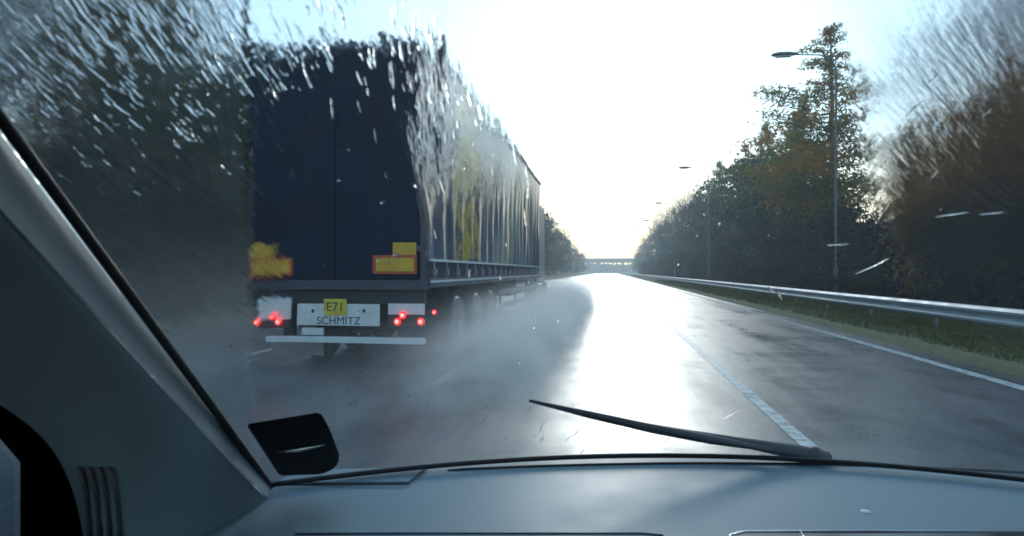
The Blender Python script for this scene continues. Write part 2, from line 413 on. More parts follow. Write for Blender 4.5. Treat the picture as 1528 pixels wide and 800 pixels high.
def plant(kind, x, y, s, label, group=None, z=0., sz=None):
    tm, cm, tmat, cmat = PROTO[kind]; nm, cat = NAMES[kind.split('_')[0]]
    t = empty(nm, (x, y, z), rng.random() * 6.28); t.scale = (s, s, sz or s)
    a = mesh_obj('trunk', tm, None, t); b = mesh_obj('crown', cm, None, t)
    if not tm.materials: tm.materials.append(tmat)
    if not cm.materials: cm.materials.append(cmat)
    tag(t, label, cat, group); return t
gz = lambda x: float(np.interp(x, [5.3, 7.4, 9.5, 16, 60], [.09, .16, .25, .5, 1.2])) if x > 0 else float(np.interp(-x, [9.5, 11, 14, 60], [.1, .3, .8, 3]))
def P_(kind, x, y, s, label, group=None, sz=None): return plant(kind, x, y, s, label, group, gz(x) - .05, sz)
# beyond the barrier
P_('pine_a', 12.1, 35.3, 1.4, 'tallest pine, brown and green, with its bare trunk behind the nearest street lamp', None, 1.04)
P_('pine_b', 11.6, 38.5, .88, 'shorter bushy pine just before the tallest pine, brown lower crown')
P_('dark_a', 13.0, 43, .85, 'dark green tree in the wood edge past the tallest pine')
GR = 'trees of the wood beyond the crash barrier'
LB = {'pine': 'green and brown pine in the wood edge beyond the crash barrier', 'dark': 'dark dense tree in the wood edge beyond the crash barrier',
      'bare': 'leafless twiggy tree in the wood beyond the crash barrier', 'beech': 'brown-leaved tree low in the wood beyond the crash barrier'}
for (k, x, y, s) in [('pine_c', 12.5, 44, .92), ('pine_b', 12.2, 50, .9), ('dark_b', 11.5, 46, .95), ('pine_c', 13.5, 56, .98), ('dark_a', 12.2, 60, .9),
                     ('pine_a', 14, 66, .93), ('pine_b', 12.8, 73, .98), ('dark_c', 12.2, 79, .9), ('bare_a', 11.8, 70, .9), ('bare_b', 11.8, 86, 1.05),
                     ('bare_c', 12.5, 93, .95), ('dark_a', 13, 99, .9), ('bare_a', 12, 105, 1.1), ('bare_b', 12.5, 113, 1.15), ('bare_c', 13, 121, 1.0),
                     ('dark_b', 13, 127, 1.1), ('bare_a', 12, 134, 1.1), ('bare_b', 12.4, 143, 1.1), ('bare_c', 12, 153, .95), ('dark_c', 12.5, 163, .9),
                     ('bare_a', 12, 173, 1.0), ('bare_b', 12, 186, 1.0), ('bare_c', 12, 200, .9), ('dark_a', 12.2, 215, .85), ('bare_a', 12, 232, .9), ('bare_b', 12, 250, .9),
                     ('dark_c', 14, 270, .7), ('dark_b', 14, 300, .9)]:
    P_(k, x, y, s * 1.1, LB[k.split('_')[0]], GR)
for i in range(20):
    y = 64 + i * 9.5 + rng.normal(0, 1.5); k = ['dark_a', 'bare_a', 'pine_b', 'dark_c', 'bare_c', 'dark_b'][i % 6]
    P_(k, 17 + rng.random() * 6, y, .8 + .2 * rng.random(), LB[k.split('_')[0]], GR)
for (k, x, y, s) in [('beech_a', 11.4, 20.5, .92), ('beech_b', 12.4, 23.5, .95), ('beech_a', 14.0, 25.5, 1.08), ('beech_b', 14.2, 21.5, 1.1), ('beech_a', 16, 21.5, 1.2),
                     ('dark_b', 18, 26, .85), ('dark_b', 19.5, 23, .9), ('beech_b', 11.4, 17.5, 1.0), ('beech_a', 13.2, 17.5, 1.1)]:
    P_(k, x, y, s, {'beech': 'large brown-leaved tree close beyond the near end of the barrier', 'dark': 'dark tree behind the brown-leaved trees near the barrier'}[k.split('_')[0]], 'brown-leaved trees near the barrier' if k[0] == 'b' else 'dark trees behind the brown-leaved trees')
for (k, x, y, s) in [('bare_a', 14.5, 23.0, 1.02), ('bare_c', 14.8, 26, .92), ('bare_b', 12.8, 19.5, 1.1), ('bare_c', 17, 26, 1.0), ('bare_a', 16.5, 21.5, 1.15), ('bare_b', 15.4, 28.5, .8)]:
    P_(k, x, y, s, 'tall leafless tree with fine purple-grey twigs over the brown-leaved trees', 'leafless trees above the brown-leaved trees')
for (k, x, y, s) in [('dark_b', 15.5, 33.5, .55), ('dark_b', 20, 41, .6), ('dark_a', 22, 36, .5)]:
    P_(k, x, y, s, 'small tree in the bright gap between the tall pine and the leafless trees', 'small trees in the bright gap')
for i in range(44):
    y = 13 + i * 2.7 + rng.normal(0, .5) + max(0, i - 18) * 1.8; x = 9.8 + rng.random() * 1.6
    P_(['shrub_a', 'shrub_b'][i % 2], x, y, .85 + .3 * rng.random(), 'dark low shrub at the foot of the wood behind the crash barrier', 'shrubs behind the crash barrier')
# beyond the hard shoulder, behind the lorry
LL = {'dark': 'dark evergreen tree beside the hard shoulder behind the lorry', 'bare': 'leafless tree standing among evergreens beside the hard shoulder',
      'pine': 'pine standing among evergreens beside the hard shoulder'}
GL = 'trees beside the hard shoulder behind the lorry'
P_('pine_d', -12.4, 11.8, 1.0, 'tall pine reaching above the frame left of the lorry, sky gap beside its trunk')
for (k, x, y, s, sz) in [('dark_b', -12.4, 14.6, .95, .95), ('dark_b', -12.4, 18.3, .85, .80), ('dark_b', -13.5, 21.0, .9, .95), ('dark_a', -17.5, 19.5, .9, 1.0),
                     ('dark_a', -13, 25.5, .75, .8), ('pine_b', -14.2, 15.8, .8, .84), ('bare_b', -12.8, 16.4, .7, .68), ('dark_c', -13.6, 9.0, .9, .82),
                     ('dark_b', -12.6, 29, .85, .9), ('dark_c', -13, 34, .75, .75), ('dark_a', -12.5, 40, .8, .8), ('dark_b', -12.4, 47, 1, 1),
                     ('bare_a', -12, 55, .8, .8), ('dark_c', -12.5, 63, .8, .85), ('dark_a', -12, 72, .9, .9), ('bare_b', -11.8, 82, 1, 1), ('dark_b', -12, 92, 1.2, 1.2),
                     ('dark_c', -12, 103, .9, .9), ('bare_c', -11.6, 112, .85, .9), ('dark_a', -12, 121, .95, 1.0), ('bare_a', -11.8, 131, 1, 1), ('dark_b', -12, 142, 1.1, 1.1),
                     ('bare_b', -12, 155, 1, 1), ('dark_c', -12, 170, .8, .8), ('bare_c', -12, 188, .8, .8), ('dark_a', -12, 206, .75, .75), ('bare_a', -12, 230, .8, .8), ('dark_b', -12, 255, .9, .9)]:
    P_(k, x, y, s, LL[k.split('_')[0]], GL, sz)
for i in range(26):
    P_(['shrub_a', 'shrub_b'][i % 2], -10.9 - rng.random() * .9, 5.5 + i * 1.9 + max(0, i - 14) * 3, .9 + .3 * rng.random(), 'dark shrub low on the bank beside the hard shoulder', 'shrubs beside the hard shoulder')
# far wood closing the view
def mass(name, label, n, xs, ys, h, size, z0=0.2):
    X = xs[0] + (xs[1] - xs[0]) * rng.random(n); Y = ys[0] + (ys[1] - ys[0]) * rng.random(n)
    top = np.array([h * (.72 + .5 * mnoise.noise(Vector((x * .08, y * .05, 1.7))) + .25 * mnoise.noise(Vector((x * .4, y * .25, 7)))) for x, y in zip(X, Y)])
    C = np.stack([X, Y, z0 + top * rng.random(n)], 1); u = runit(n); v = np.cross(u, runit(n)); s = size * (.5 + rng.random(n))[:, None]
    o = mesh_obj(name, quads_mesh(name, C, u * s * .5, v * s * .4), LM['shrub']); tag(o, label, 'wood', kind='stuff')
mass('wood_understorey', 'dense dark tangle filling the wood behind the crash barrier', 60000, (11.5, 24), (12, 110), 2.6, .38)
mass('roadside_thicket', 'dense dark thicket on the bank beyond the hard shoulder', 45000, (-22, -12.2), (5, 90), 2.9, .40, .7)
mass('distant_wood', 'faint low wood on the horizon where the road vanishes', 26000, (-130, 170), (460, 520), 7.5, 2.2)

# ------------------------------------------------------------------ overbridge far ahead
t = empty('road_bridge', (0, 330, 0)); tag(t, 'faint concrete bridge crossing the motorway far ahead', 'bridge')
obj('deck', bx(-60, 70, -4, 4, 6.0, 7.2), MAT['concrete'], t)
obj('parapet', bx(-60, 70, -4.2, -4.02, 7.0, 8.3), MAT['concrete'], t)
for x in (-11, 7): obj('pier', bx(x - .6, x + .6, -3, 3, -.5, 5.99), MAT['concrete'], t)

# ------------------------------------------------------------------ the lorry
YR = 7.17; XR = -2.23; XL = -4.64; TOP = 4.27; BOT = 1.12; LEN = 12.6
T = empty('articulated_lorry', ((XL + XR) / 2, YR, 0))
tag(T, 'dark blue curtain-sided lorry with red tail lights throwing up spray in the next lane', 'lorry')
def tp(name, bm, mat, parent=None, smooth=False):
    bmesh.ops.translate(bm, verts=bm.verts, vec=(-T.location.x, -T.location.y, 0))
    return obj(name, bm, mat, parent or T, smooth)
tp('trailer_body', bx(XL + .05, XR - .05, YR + .07, YR + LEN, BOT + .12, TOP - .03), MAT['frame'])
bm = bmesh.new()      # rear portal frame
box(bm, XL, XL + .07, YR, YR + .10, BOT, TOP); box(bm, XR - .07, XR, YR, YR + .10, BOT, TOP)
box(bm, XL + .07, XR - .07, YR, YR + .10, TOP - .10, TOP); box(bm, XL + .07, XR - .07, YR, YR + .10, BOT, BOT + .12)
tp('rear_frame', bm, MAT['frame'])
mid = (XL + XR) / 2
for x0, x1 in ((XL + .08, mid - .006), (mid + .006, XR - .08)):
    d = tp('rear_door', bx(x0, x1, YR + .02, YR + .06, BOT + .13, TOP - .11, .006), MAT['navy'])
    bm = bmesh.new()
    for z in (1.6, 2.4, 3.2, 4.0):
        xx = x0 if x0 < mid - .6 else x1
        box(bm, xx - .045, xx + .045, YR - .012, YR + .018, z, z + .07)
    tp('hinge', bm, MAT['frame'], d)
tp('roof', bx(XL + .02, XR - .02, YR + .11, YR + LEN, TOP - .028, TOP + .01, .01), MAT['white'])
# side curtain on the near side, folded
def curtain(X, sgn):
    P = []
    ys = np.arange(YR + .12, YR + LEN - .05, .035)
    for y in ys:
        row = []
        for z in np.linspace(1.48, TOP - .06, 16):
            f = (z - 1.48) / (TOP - 1.54); a = 1 - .75 * f**2
            w = a * (.012 * math.sin(y * 10.5 + .6 * math.sin(y * 2.1)) + .016 * mnoise.noise(Vector((y * 2.3, z * .6, sgn))) + .010 * mnoise.noise(Vector((y * 7, z * 1.2, 4))))
            row.append((X + sgn * (w - .012), y, z))
        P.append(row)
    me = grid_mesh('side_curtain', P, flip=(sgn > 0)); 
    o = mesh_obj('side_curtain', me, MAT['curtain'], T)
    for v in me.vertices: v.co.x -= T.location.x; v.co.y -= T.location.y
    return o
m = M('curtain_pvc'); co = m.coord('Object')
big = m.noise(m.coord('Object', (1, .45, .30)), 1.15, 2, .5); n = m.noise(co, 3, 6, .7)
base = m.ramp(big, [(.36, (.035, .065, .13)), (.50, (.11, .16, .22)), (.60, (.27, .31, .32)), (.72, (.42, .40, .26))])  # pale and yellowish tones put the curtain's reflections into its colour
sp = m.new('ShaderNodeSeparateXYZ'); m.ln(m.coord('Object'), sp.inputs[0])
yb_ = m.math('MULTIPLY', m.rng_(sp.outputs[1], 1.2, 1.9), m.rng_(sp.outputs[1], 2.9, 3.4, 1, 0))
yb_ = m.math('MULTIPLY', yb_, m.rng_(n, .42, .52)); ym = m.new('ShaderNodeMixRGB'); m.ln(yb_, ym.inputs[0]); m.ln(base, ym.inputs[1]); ym.inputs[2].default_value = (.52, .38, .08, 1); base = ym.outputs[0]  # yellow part of the painted reflections, near the rear
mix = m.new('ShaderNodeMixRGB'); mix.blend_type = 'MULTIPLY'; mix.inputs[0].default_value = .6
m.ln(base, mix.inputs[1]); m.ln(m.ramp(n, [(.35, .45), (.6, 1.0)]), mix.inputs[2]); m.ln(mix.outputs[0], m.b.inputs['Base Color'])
m.b.inputs['Roughness'].default_value = .35; m.b.inputs['Coat Weight'].default_value = .5; m.b.inputs['Coat Roughness'].default_value = .12
m.bump(m.noise(m.coord('Object', (1, 1, .12)), 14, 4, .6), .5, .03)
MAT['curtain'] = m.m
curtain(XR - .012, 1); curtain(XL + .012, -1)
for X0, X1 in ((XR - .05, XR + .012), (XL - .012, XL + .05)):
    tp('side_rail', bx(X0, X1, YR + .11, YR + LEN, BOT + .02, BOT + .14, .01), MAT['frame'])
    tp('roof_rail', bx(X0, X1 , YR + .11, YR + LEN, TOP - .07, TOP - .032, .008), MAT['frame'])
tp('curtain_hem', bx(XR - .005, XR + .022, YR + .13, YR + LEN - .06, 1.475, 1.51, .004), MAT['white'])
tp('rail_stripe', bx(XR + .013, XR + .018, YR + .15, YR + LEN - .1, 1.205, 1.235), MAT['white'])
bm0 = None
for k in range(20):
    y = YR + .35 + k * .6
    bm = bmesh.new(); box(bm, XR + .002, XR + .012, y - .022, y + .022, 1.26, 1.474); box(bm, XR - .0, XR + .035, y - .035, y + .035, 1.30, 1.38)
    tp('strap_buckle', bm, MAT['galv'])
# bottom chassis
tp('chassis', bx(mid - .5, mid + .5, YR + .25, YR + LEN - 1, .80, BOT + .05, .01), MAT['dirt'])
tp('rear_crossmember', bx(XL + .05, XR - .05, YR + .06, YR + .2, .93, BOT - .002, .01), MAT['dirt'])
def rect(px0, py0, px1, py1, y0, th, dy=0):
    a = on_y(px0, py0, YR + y0); b = on_y(px1, py1, YR + y0)
    return a.x, b.x, YR + y0, YR + y0 + th, b.z, a.z
tp('bumper', bx(*rect(396, 501, 632, 514.5, -.02, .09), .006), MAT['white'])
for x in (430, 600):
    r_ = rect(x - 8, 440, x + 8, 503, .09, .08); tp('bumper_bracket', bx(*r_, .004), MAT['dirt'])
nb = tp('number_board', bx(*rect(442, 453, 566, 487, .0, .03), .006), MAT['white'])
r_ = rect(483, 446, 517, 471, -.012, .01); pl = tp('number_plate', bx(*r_, .003), MAT['yplate'], nb)
def text(name, s, x, y, z, size, mat, parent, sx=1, bold=.0):
    cu = bpy.data.curves.new(name, 'FONT'); cu.body = s; cu.size = size; cu.extrude = .0008; cu.align_x = 'CENTER'; cu.align_y = 'CENTER'; cu.offset = bold
    o = bpy.data.objects.new(name, cu); COL.objects.link(o); o.data.materials.append(mat); o.parent = parent
    o.location = (x - T.location.x, y - T.location.y, z); 
    me = bpy.data.meshes.new_from_object(o); bpy.data.objects.remove(o)
    o = bpy.data.objects.new(name, me); COL.objects.link(o); o.parent = parent
    o.location = (x - T.location.x, y - T.location.y, z); o.rotation_euler = (R(90), 0, 0); o.scale = (sx, 1, 1); return o
c = on_y(505, 479, YR - .005); text('lettering', 'SCHMITZ', c.x, YR - .005, c.z, .135, MAT['letters'], nb, 1.05, 0)
text('plate_lettering', 'E71', (r_[0] + r_[1]) / 2, YR - .0155, (r_[4] + r_[5]) / 2, .16, MAT['letters'], nb, 1, 0)
bm = bmesh.new()
for px in (467, 543):
    c = on_y(px, 464, YR - .003); box(bm, c.x - .015, c.x + .015, YR - .012, YR - .001, c.z - .02, c.z + .02)
tp('board_fixing', bm, MAT['letters'], nb)
def light(px, py, parent, r=.05, y0=-.03):
    c = on_y(px, py, YR + y0); bm = bmesh.new()
    bmesh.ops.create_uvsphere(bm, u_segments=20, v_segments=12, radius=r)
    bmesh.ops.scale(bm, vec=(1, .5, 1), verts=bm.verts); bmesh.ops.translate(bm, verts=bm.verts, vec=c)
    l = tp('tail_light', bm, MAT['tail'], parent, True)
    return l, c
def bulb(c, parent, r=.018, dy=-.022):
    bm = bmesh.new(); bmesh.ops.create_uvsphere(bm, u_segments=14, v_segments=8, radius=r)
    bmesh.ops.translate(bm, verts=bm.verts, vec=(c.x, c.y + dy, c.z)); tp('bulb', bm, MAT['tail_hot'], parent, True)
lp = tp('light_panel', bx(*rect(579, 453, 633, 470, .0, .03), .004), MAT['white'])
tp('lamp_housing', bx(*rect(579, 470.5, 633, 489, -.004, .06), .006), MAT['dirt'])
for px, py in ((593, 480), (601, 470.5), (628, 480)):
    l, c = light(px, py, T, .046); bulb(c, T, .026)
l, c = light(648, 466, T, .032, .25); bulb(c, T, .016)
tp('light_panel', bx(*rect(385, 443, 432, 476, .0, .03), .004), MAT['white'])
tp('lamp_housing', bx(*rect(385, 476.5, 432, 489, -.004, .06), .006), MAT['dirt'])
for px, py in ((415, 479), (407, 471), (384, 479)):
    l, c = light(px, py, T, .042); bulb(c, T, .018 if px < 410 else .03)
# reflective marker boards
mb = tp('marker_board', bx(*rect(556, 381, 622, 409, -.015, .012), .002), MAT['red']); tp('marker_panel', bx(*rect(561, 385, 617.5, 405, -.019, .006)), MAT['yellow'], mb)
tp('marker_square', bx(*rect(586, 362, 621, 380.5, -.015, .012), .002), MAT['yellow'])
mb = tp('marker_board', bx(*rect(373, 385, 431, 411, -.015, .012), .002), MAT['red']); tp('marker_panel', bx(*rect(377, 388.5, 426, 407, -.019, .006)), MAT['yellow'], mb)
tp('marker_square', bx(*rect(374, 365, 407, 384.5, -.015, .012), .002), MAT['yellow'])
# mudflaps
tp('mudflap', bx(*rect(405, 490, 483, 531, 1.0, .02), .004), MAT['post'])
tp('mudflap', bx(XR - .62, XR - .04, YR + 1.0, YR + 1.02, .22, .98, .004), MAT['dirt'])
tp('hanging_plate', bx(*rect(450, 489, 482, 500, -.0, .03), .003), MAT['white'])
# wheels
WH = None
def wheel(x, y, out):
    w = bpy.data.objects.new('wheel', None); COL.objects.link(w); w.parent = T
    w.location = (x - T.location.x, y - YR, .5)
    bm = bmesh.new(); disc_x(bm, 0, 0, 0, .5, .3, [(-.15*out, .33), (-.15*out, .46), (-.11*out, .5), (.11*out, .5), (.15*out, .46), (.15*out, .31)]); bmesh.ops.recalc_face_normals(bm, faces=bm.faces)
    obj('tyre', bm, MAT['tyre'], w, False)
    bm = bmesh.new(); disc_x(bm, 0, 0, 0, .3, .1, [(-.1*out, .3), (.152*out, .3), (.156*out, .27), (.10*out, .24), (.09*out, .13), (.17*out, .11), (.18*out, .06)]); bmesh.ops.recalc_face_normals(bm, faces=bm.faces)
    obj('rim', bm, MAT['rim'], w, False)
for y in (YR + 1.75, YR + 3.06, YR + 4.37, YR + 11.9, ):
    wheel(XR - .18, y, 1); wheel(XL + .18, y, -1)
wheel(XR - .18, YR + 14.7, 1); wheel(XL + .18, YR + 14.7, -1)
for y in (YR + 1.75, YR + 3.06, YR + 4.37):
    bm = bmesh.new()
    P = []
    for k in range(9):
        a = math.pi * (.12 + .76 * k / 8); P.append([(x, y + .58 * math.cos(a), .5 + .56 * math.sin(a)) for x in (XR - .36, XR - .02)])
    vs_ = [[bm.verts.new(p) for p in r] for r in P]
    for a, b in zip(vs_, vs_[1:]): bm.faces.new((a[0], a[1], b[1], b[0]))
    tp('mudguard', bm, MAT['dirt'])
    tp('axle', bx(XL + .3, XR - .3, y - .06, y + .06, .44, .56, .01), MAT['dirt'])
for z in (.55, .85): tp('side_guard', bx(XR - .06, XR - .03, YR + 5.3, YR + 11.2, z, z + .11, .008), MAT['post'])
for k in range(4): tp('guard_bracket', bx(XR - .10, XR - .062, YR + 5.5 + k * 2.1, YR + 5.6 + k * 2.1, .5, 1.13), MAT['dirt'])
# tractor
cab = tp('cab', bx(XL + .12, XR - .16, YR + 13.3, YR + 15.4, .95, 3.7, .08), MAT['cabpaint'])
tp('roof_deflector', bx(XL + .3, XR - .3, YR + 13.5, YR + 14.8, 3.702, 4.05, .12), MAT['cabpaint'])
tp('tractor_chassis', bx(mid - .45, mid + .45, YR + 11.0, YR + 15.2, .6, .79, .01), MAT['dirt'])
tp('fuel_tank', bx(XR - .6, XR - .06, YR + 13.0, YR + 13.9, .45, .94, .08), MAT['galv'])

# ------------------------------------------------------------------ the car we sit in
CAR = empty('passenger_car', (.35, 0, 0))
tag(CAR, 'grey-blue interior of the car the view is taken from, with its rain-streaked windscreen', 'car')
CI = Vector((-.35, 0, 0))
def part(name, me, mat, parent=None):
    for v in me.vertices: v.co += CI
    return mesh_obj(name, me, mat, parent or CAR)
def cpart(name, bm, mat, parent=None, smooth=False):
    bmesh.ops.translate(bm, verts=bm.verts, vec=CI); return obj(name, bm, mat, parent or CAR, smooth)
def base_y(x): return 1.36 - .27 * ((x - .35) / 1.0)**2
def base_z(x): return EYE - .417 + .018 * (1 - ((x - .35) / 1.0)**2)
SY, SZ = -.714, .700
def glass(x, v, off=0):
    xx = .35 + (x - .35) * (1 - .06 * v / .8)
    return Vector((xx, base_y(x) + SY * v + .700 * off, base_z(x) + SZ * v + .714 * off))
def on_glass(px, py, off=0):
    d = ray(px, py); lo, hi = .2, 3.0
    def f(s):
        p = C0 + d * s; x = p.x
        for _ in range(3):
            v = (p.z - .714 * off - base_z(x)) / SZ; x = .35 + (p.x - .35) / (1 - .06 * v / .8)
        return p.y - (base_y(x) + SY * v + .7 * off), x, v
    for _ in range(40):
        mid_ = (lo + hi) / 2
        if f(mid_)[0] < 0: lo = mid_
        else: hi = mid_
    return C0 + d * lo, f(lo)[1], f(lo)[2]
# windscreen
XS = np.linspace(-.665, 1.37, 60); VS = np.linspace(-.01, 1.18, 40)
Pg = [[glass(x, v) for x in XS] for v in VS]; UV = [[(x, v) for x in XS] for v in VS]
m = M('wet_windscreen'); m.n.remove(m.b)
tr = m.new('ShaderNodeBsdfTransparent'); tr.inputs[0].default_value = (.93, .965, .97, 1)
gl = m.new('ShaderNodeBsdfGlossy'); gl.inputs['Roughness'].default_value = .03
lw = m.new('ShaderNodeFresnel'); lw.inputs[0].default_value = 1.45
mx = m.new('ShaderNodeMixShader'); m.ln(m.math('MULTIPLY', lw.outputs[0], .8), mx.inputs[0]); m.ln(tr.outputs[0], mx.inputs[1]); m.ln(gl.outputs[0], mx.inputs[2])
uvn = m.new('ShaderNodeUVMap'); sep = m.new('ShaderNodeSeparateXYZ'); m.ln(uvn.outputs[0], sep.inputs[0])
U, V = sep.outputs[0], sep.outputs[1]
EX = [on_glass(362, 200), on_glass(380, 600)]
ku = (EX[0][1] - EX[1][1]) / (EX[0][2] - EX[1][2]); u0 = EX[1][1] - ku * EX[1][2]
ul = m.math('SUBTRACT', U, m.math('ADD', m.math('MULTIPLY', V, ku), u0))
left = m.rng_(ul, -.008, .010, 1, 0)
mpn = m.new('ShaderNodeMapping'); m.ln(uvn.outputs[0], mpn.inputs[0])
nz = m.noise(mpn.outputs[0], 9, 6, .65)
low = m.rng_(V, .0, .16, 1, 0)
film = m.math('ADD', m.math('MULTIPLY', left, m.rng_(nz, .3, .7, .015, .04)), m.math('MULTIPLY', low, .03))
film = m.math('ADD', film, .003)
df = m.new('ShaderNodeBsdfTranslucent'); df.inputs[0].default_value = (.6, .78, .86, 1)
mx2 = m.new('ShaderNodeMixShader'); m.ln(film, mx2.inputs[0]); m.ln(mx.outputs[0], mx2.inputs[1]); m.ln(df.outputs[0], mx2.inputs[2])
m.ln(mx2.outputs[0], m.out.inputs[0]); MAT['windscreen'] = m.m
ws = part('windscreen', grid_mesh('windscreen', Pg, UV), MAT['windscreen']); ws['label'] = 'rain-streaked laminated windscreen with a wiped clear arc'
# seals
bm = bmesh.new(); tube(bm, [glass(x, .004, -.002) for x in np.linspace(-.66, 1.36, 50)], .0055, 8); cpart('windscreen_seal', bm, MAT['black'], None, True)
bm = bmesh.new(); tube(bm, [glass(-.652, v, -.003) for v in np.linspace(.0, 1.15, 24)], .0065, 8); cpart('pillar_seal', bm, MAT['black'], None, True)
# pillar trims
def loft(cols, mat, name, sub=3, flip=False):
    P = [[on_x(px, py, X) for (px, py, X) in c] for c in cols]
    me = grid_mesh(name, P, flip=flip); o = part(name, me, mat)
    s = o.modifiers.new('s', 'SUBSURF'); s.levels = sub; s.render_levels = sub; s.boundary_smooth = 'PRESERVE_CORNERS'
    return o
A_ = [(440, 762, -.650), (403, 716, -.655), (203, 456, -.635), (-3, 195, -.61), (-250, -118, -.585)]
S_ = [(398, 742, -.635), (350, 691, -.63), (170, 496, -.612), (-3, 309, -.592), (-220, 72, -.57)]
A2 = [(424, 758, -.648), (384, 708, -.648), (188, 470, -.626), (-3, 228, -.602), (-240, -70, -.578)]
loft([A_, A2, S_], MAT['trim'], 'pillar_trim', 2)
S2 = [(396, 744, -.638), (347, 694, -.634), (167, 499, -.616), (-5, 313, -.596), (-222, 76, -.574)]
S3 = [(390, 750, -.638), (340, 700, -.634), (160, 506, -.615), (-12, 320, -.595), (-228, 84, -.573)]
Mi = [(310, 830, -.662), (285, 745, -.66), (165, 560, -.64), (20, 410, -.625), (-170, 240, -.605)]
B_ = [(226, 900, -.690), (214, 780, -.692), (165, 620, -.685), (45, 498, -.668), (-150, 390, -.65)]
B2 = [(190, 900, -.725), (180, 780, -.725), (140, 640, -.715), (25, 535, -.70), (-150, 450, -.68)]
C_ = [(135, 900, -.79), (125, 780, -.785), (90, 668, -.775), (0, 598, -.76), (-150, 530, -.74)]
loft([S2, S3, Mi, B_, B2, C_], MAT['trim'], 'pillar_cover', 2)
# door: frame with window, vent ribs
WX = -.80
wf = on_x(30, 690, WX); wt = on_x(0, 655, WX); sl = (wt.z - wf.z) / (wt.y - wf.y)
top = (wf.y - .42 / abs(sl), wf.z + .42)
win = [(wf.y, wf.z - .42), (wf.y, wf.z), (top[0], top[1]), (-.7, top[1]), (-.7, wf.z - .42)]
bm = bmesh.new()
outer = [(1.15, .5), (1.15, EYE - .40), (.35, EYE + .40), (-1.3, EYE + .42), (-1.3, .5)]
vi = [bm.verts.new((WX, a, b)) for a, b in win]; vo = [bm.verts.new((WX, a, b)) for a, b in outer]
for k in range(5): bm.faces.new((vi[k], vi[(k+1) % 5], vo[(k+1) % 5], vo[k]))
bmesh.ops.solidify(bm, geom=bm.faces[:], thickness=.035)
door = cpart('door', bm, MAT['black'])
m = M('side_glass'); m.n.remove(m.b)
tr = m.new('ShaderNodeBsdfTransparent'); tr.inputs[0].default_value = (.8, .86, .88, 1); gl = m.new('ShaderNodeBsdfGlossy'); gl.inputs['Roughness'].default_value = .02
fr = m.new('ShaderNodeFresnel'); mx = m.new('ShaderNodeMixShader'); m.ln(fr.outputs[0], mx.inputs[0]); m.ln(tr.outputs[0], mx.inputs[1]); m.ln(gl.outputs[0], mx.inputs[2]); m.ln(mx.outputs[0], m.out.inputs[0]); MAT['sideglass'] = m.m
bm = bmesh.new(); bm.faces.new([bm.verts.new((WX - .01, a, b)) for a, b in win]); cpart('side_window', bm, MAT['sideglass'], door)
vent = cpart('air_vent', bx(-.775, -.765, .60, .61, .80, .81), MAT['black'])
for k in range(4):
    bm = bmesh.new(); x0 = 122 + k * 15
    tube(bm, [on_x(x0 - 4, 699, -.748 + k * .014), on_x(x0 + 6, 735, -.757 + k * .015), on_x(x0 + 11, 775, -.768 + k * .016), on_x(x0 + 12, 830, -.774 + k * .016)], .0035, 8)
    cpart('vent_rib', bm, MAT['trim_dark'], vent, True)
# shell: roof lining, right side with window, rear
hz = glass(.35, 1.15)
Pr = [[(x, y, EYE + .42 + .03 * (1 - ((x - .35) / 1.2)**2) + (0 if y < .3 else -.02)) for x in np.linspace(-.8, 1.5, 12)] for y in np.linspace(hz.y + .05, -1.4, 10)]
cpart('roof_lining', bx(-.83, 1.5, -1.4, hz.y + .03, EYE + .43, EYE + .47, .01), MAT['headliner'])
bm = bmesh.new(); WX2 = 1.50
vi = [bm.verts.new((WX2, a, b)) for a, b in win]; vo = [bm.verts.new((WX2, a, b)) for a, b in outer]
for k in range(5): bm.faces.new((vi[k], vi[(k+1) % 5], vo[(k+1) % 5], vo[k]))
bmesh.ops.solidify(bm, geom=bm.faces[:], thickness=.035); d2 = cpart('door', bm, MAT['trim_dark'])
bm = bmesh.new(); bm.faces.new([bm.verts.new((WX2 + .01, a, b)) for a, b in win]); cpart('side_window', bm, MAT['sideglass'], d2)
cpart('rear_bulkhead', bx(-.83, 1.5, -1.45, -1.40, .3, 1.15, .01), MAT['headliner'])
cpart('floor_pan', bx(-.83, 1.5, -1.4, 1.3, .28, .32), MAT['trim_dark'])
cpart('seat_back', bx(.75, 1.25, -.45, -.3, .5, 1.35, .06), MAT['trim_dark'])
# dashboard
P = []
for x in np.linspace(-.80, 1.46, 70):
    yb = base_y(x) + .03; zb = base_z(x) - .006; row = []
    for k in range(26):
        f = k / 25; y = yb + (.74 - yb) * f
        z = zb - .004 - .010 * math.sin(f * 2.2)
        rr = (.86 + .02 * math.cos(x)) - y
        if rr > 0: z -= .9 * rr**1.35
        if x < -.6: z += .25 * (-.6 - x)**2 * 3
        row.append((x, y, z))
    for zz in (.1, .3, .5): row.append((x, .73 - zz * .1, row[25][2] - zz))
    P.append(row)
dash = part('dashboard', grid_mesh('dashboard', P), MAT['plastic'])
def dz(x, y):      # height of the dash top
    yb = base_y(x) + .03; f = (y - yb) / (.74 - yb); z = base_z(x) - .010 - .010 * math.sin(f * 2.2)
    rr = (.86 + .02 * math.cos(x)) - y
    return z - (.9 * rr**1.35 if rr > 0 else 0)
def on_dash(px, py, lift=0):
    d = ray(px, py); s = 1.0
    for _ in range(30):
        p = C0 + d * s; s = (dz(p.x, p.y) + lift - EYE) / d.z * .6 + s * .4
    return C0 + d * s
bm = bmesh.new(); pts = [on_dash(px, 702 - 10.5 * (1 - ((px - 1080) / 420)**2) + (0 if px < 1100 else 1.5 * (px - 1100) / 428), .001) for px in np.linspace(668, 1600, 40)]
tube(bm, pts, [.0012] + [.0032] * 39, 6); cpart('demister_slot', bm, MAT['black'], dash, True)
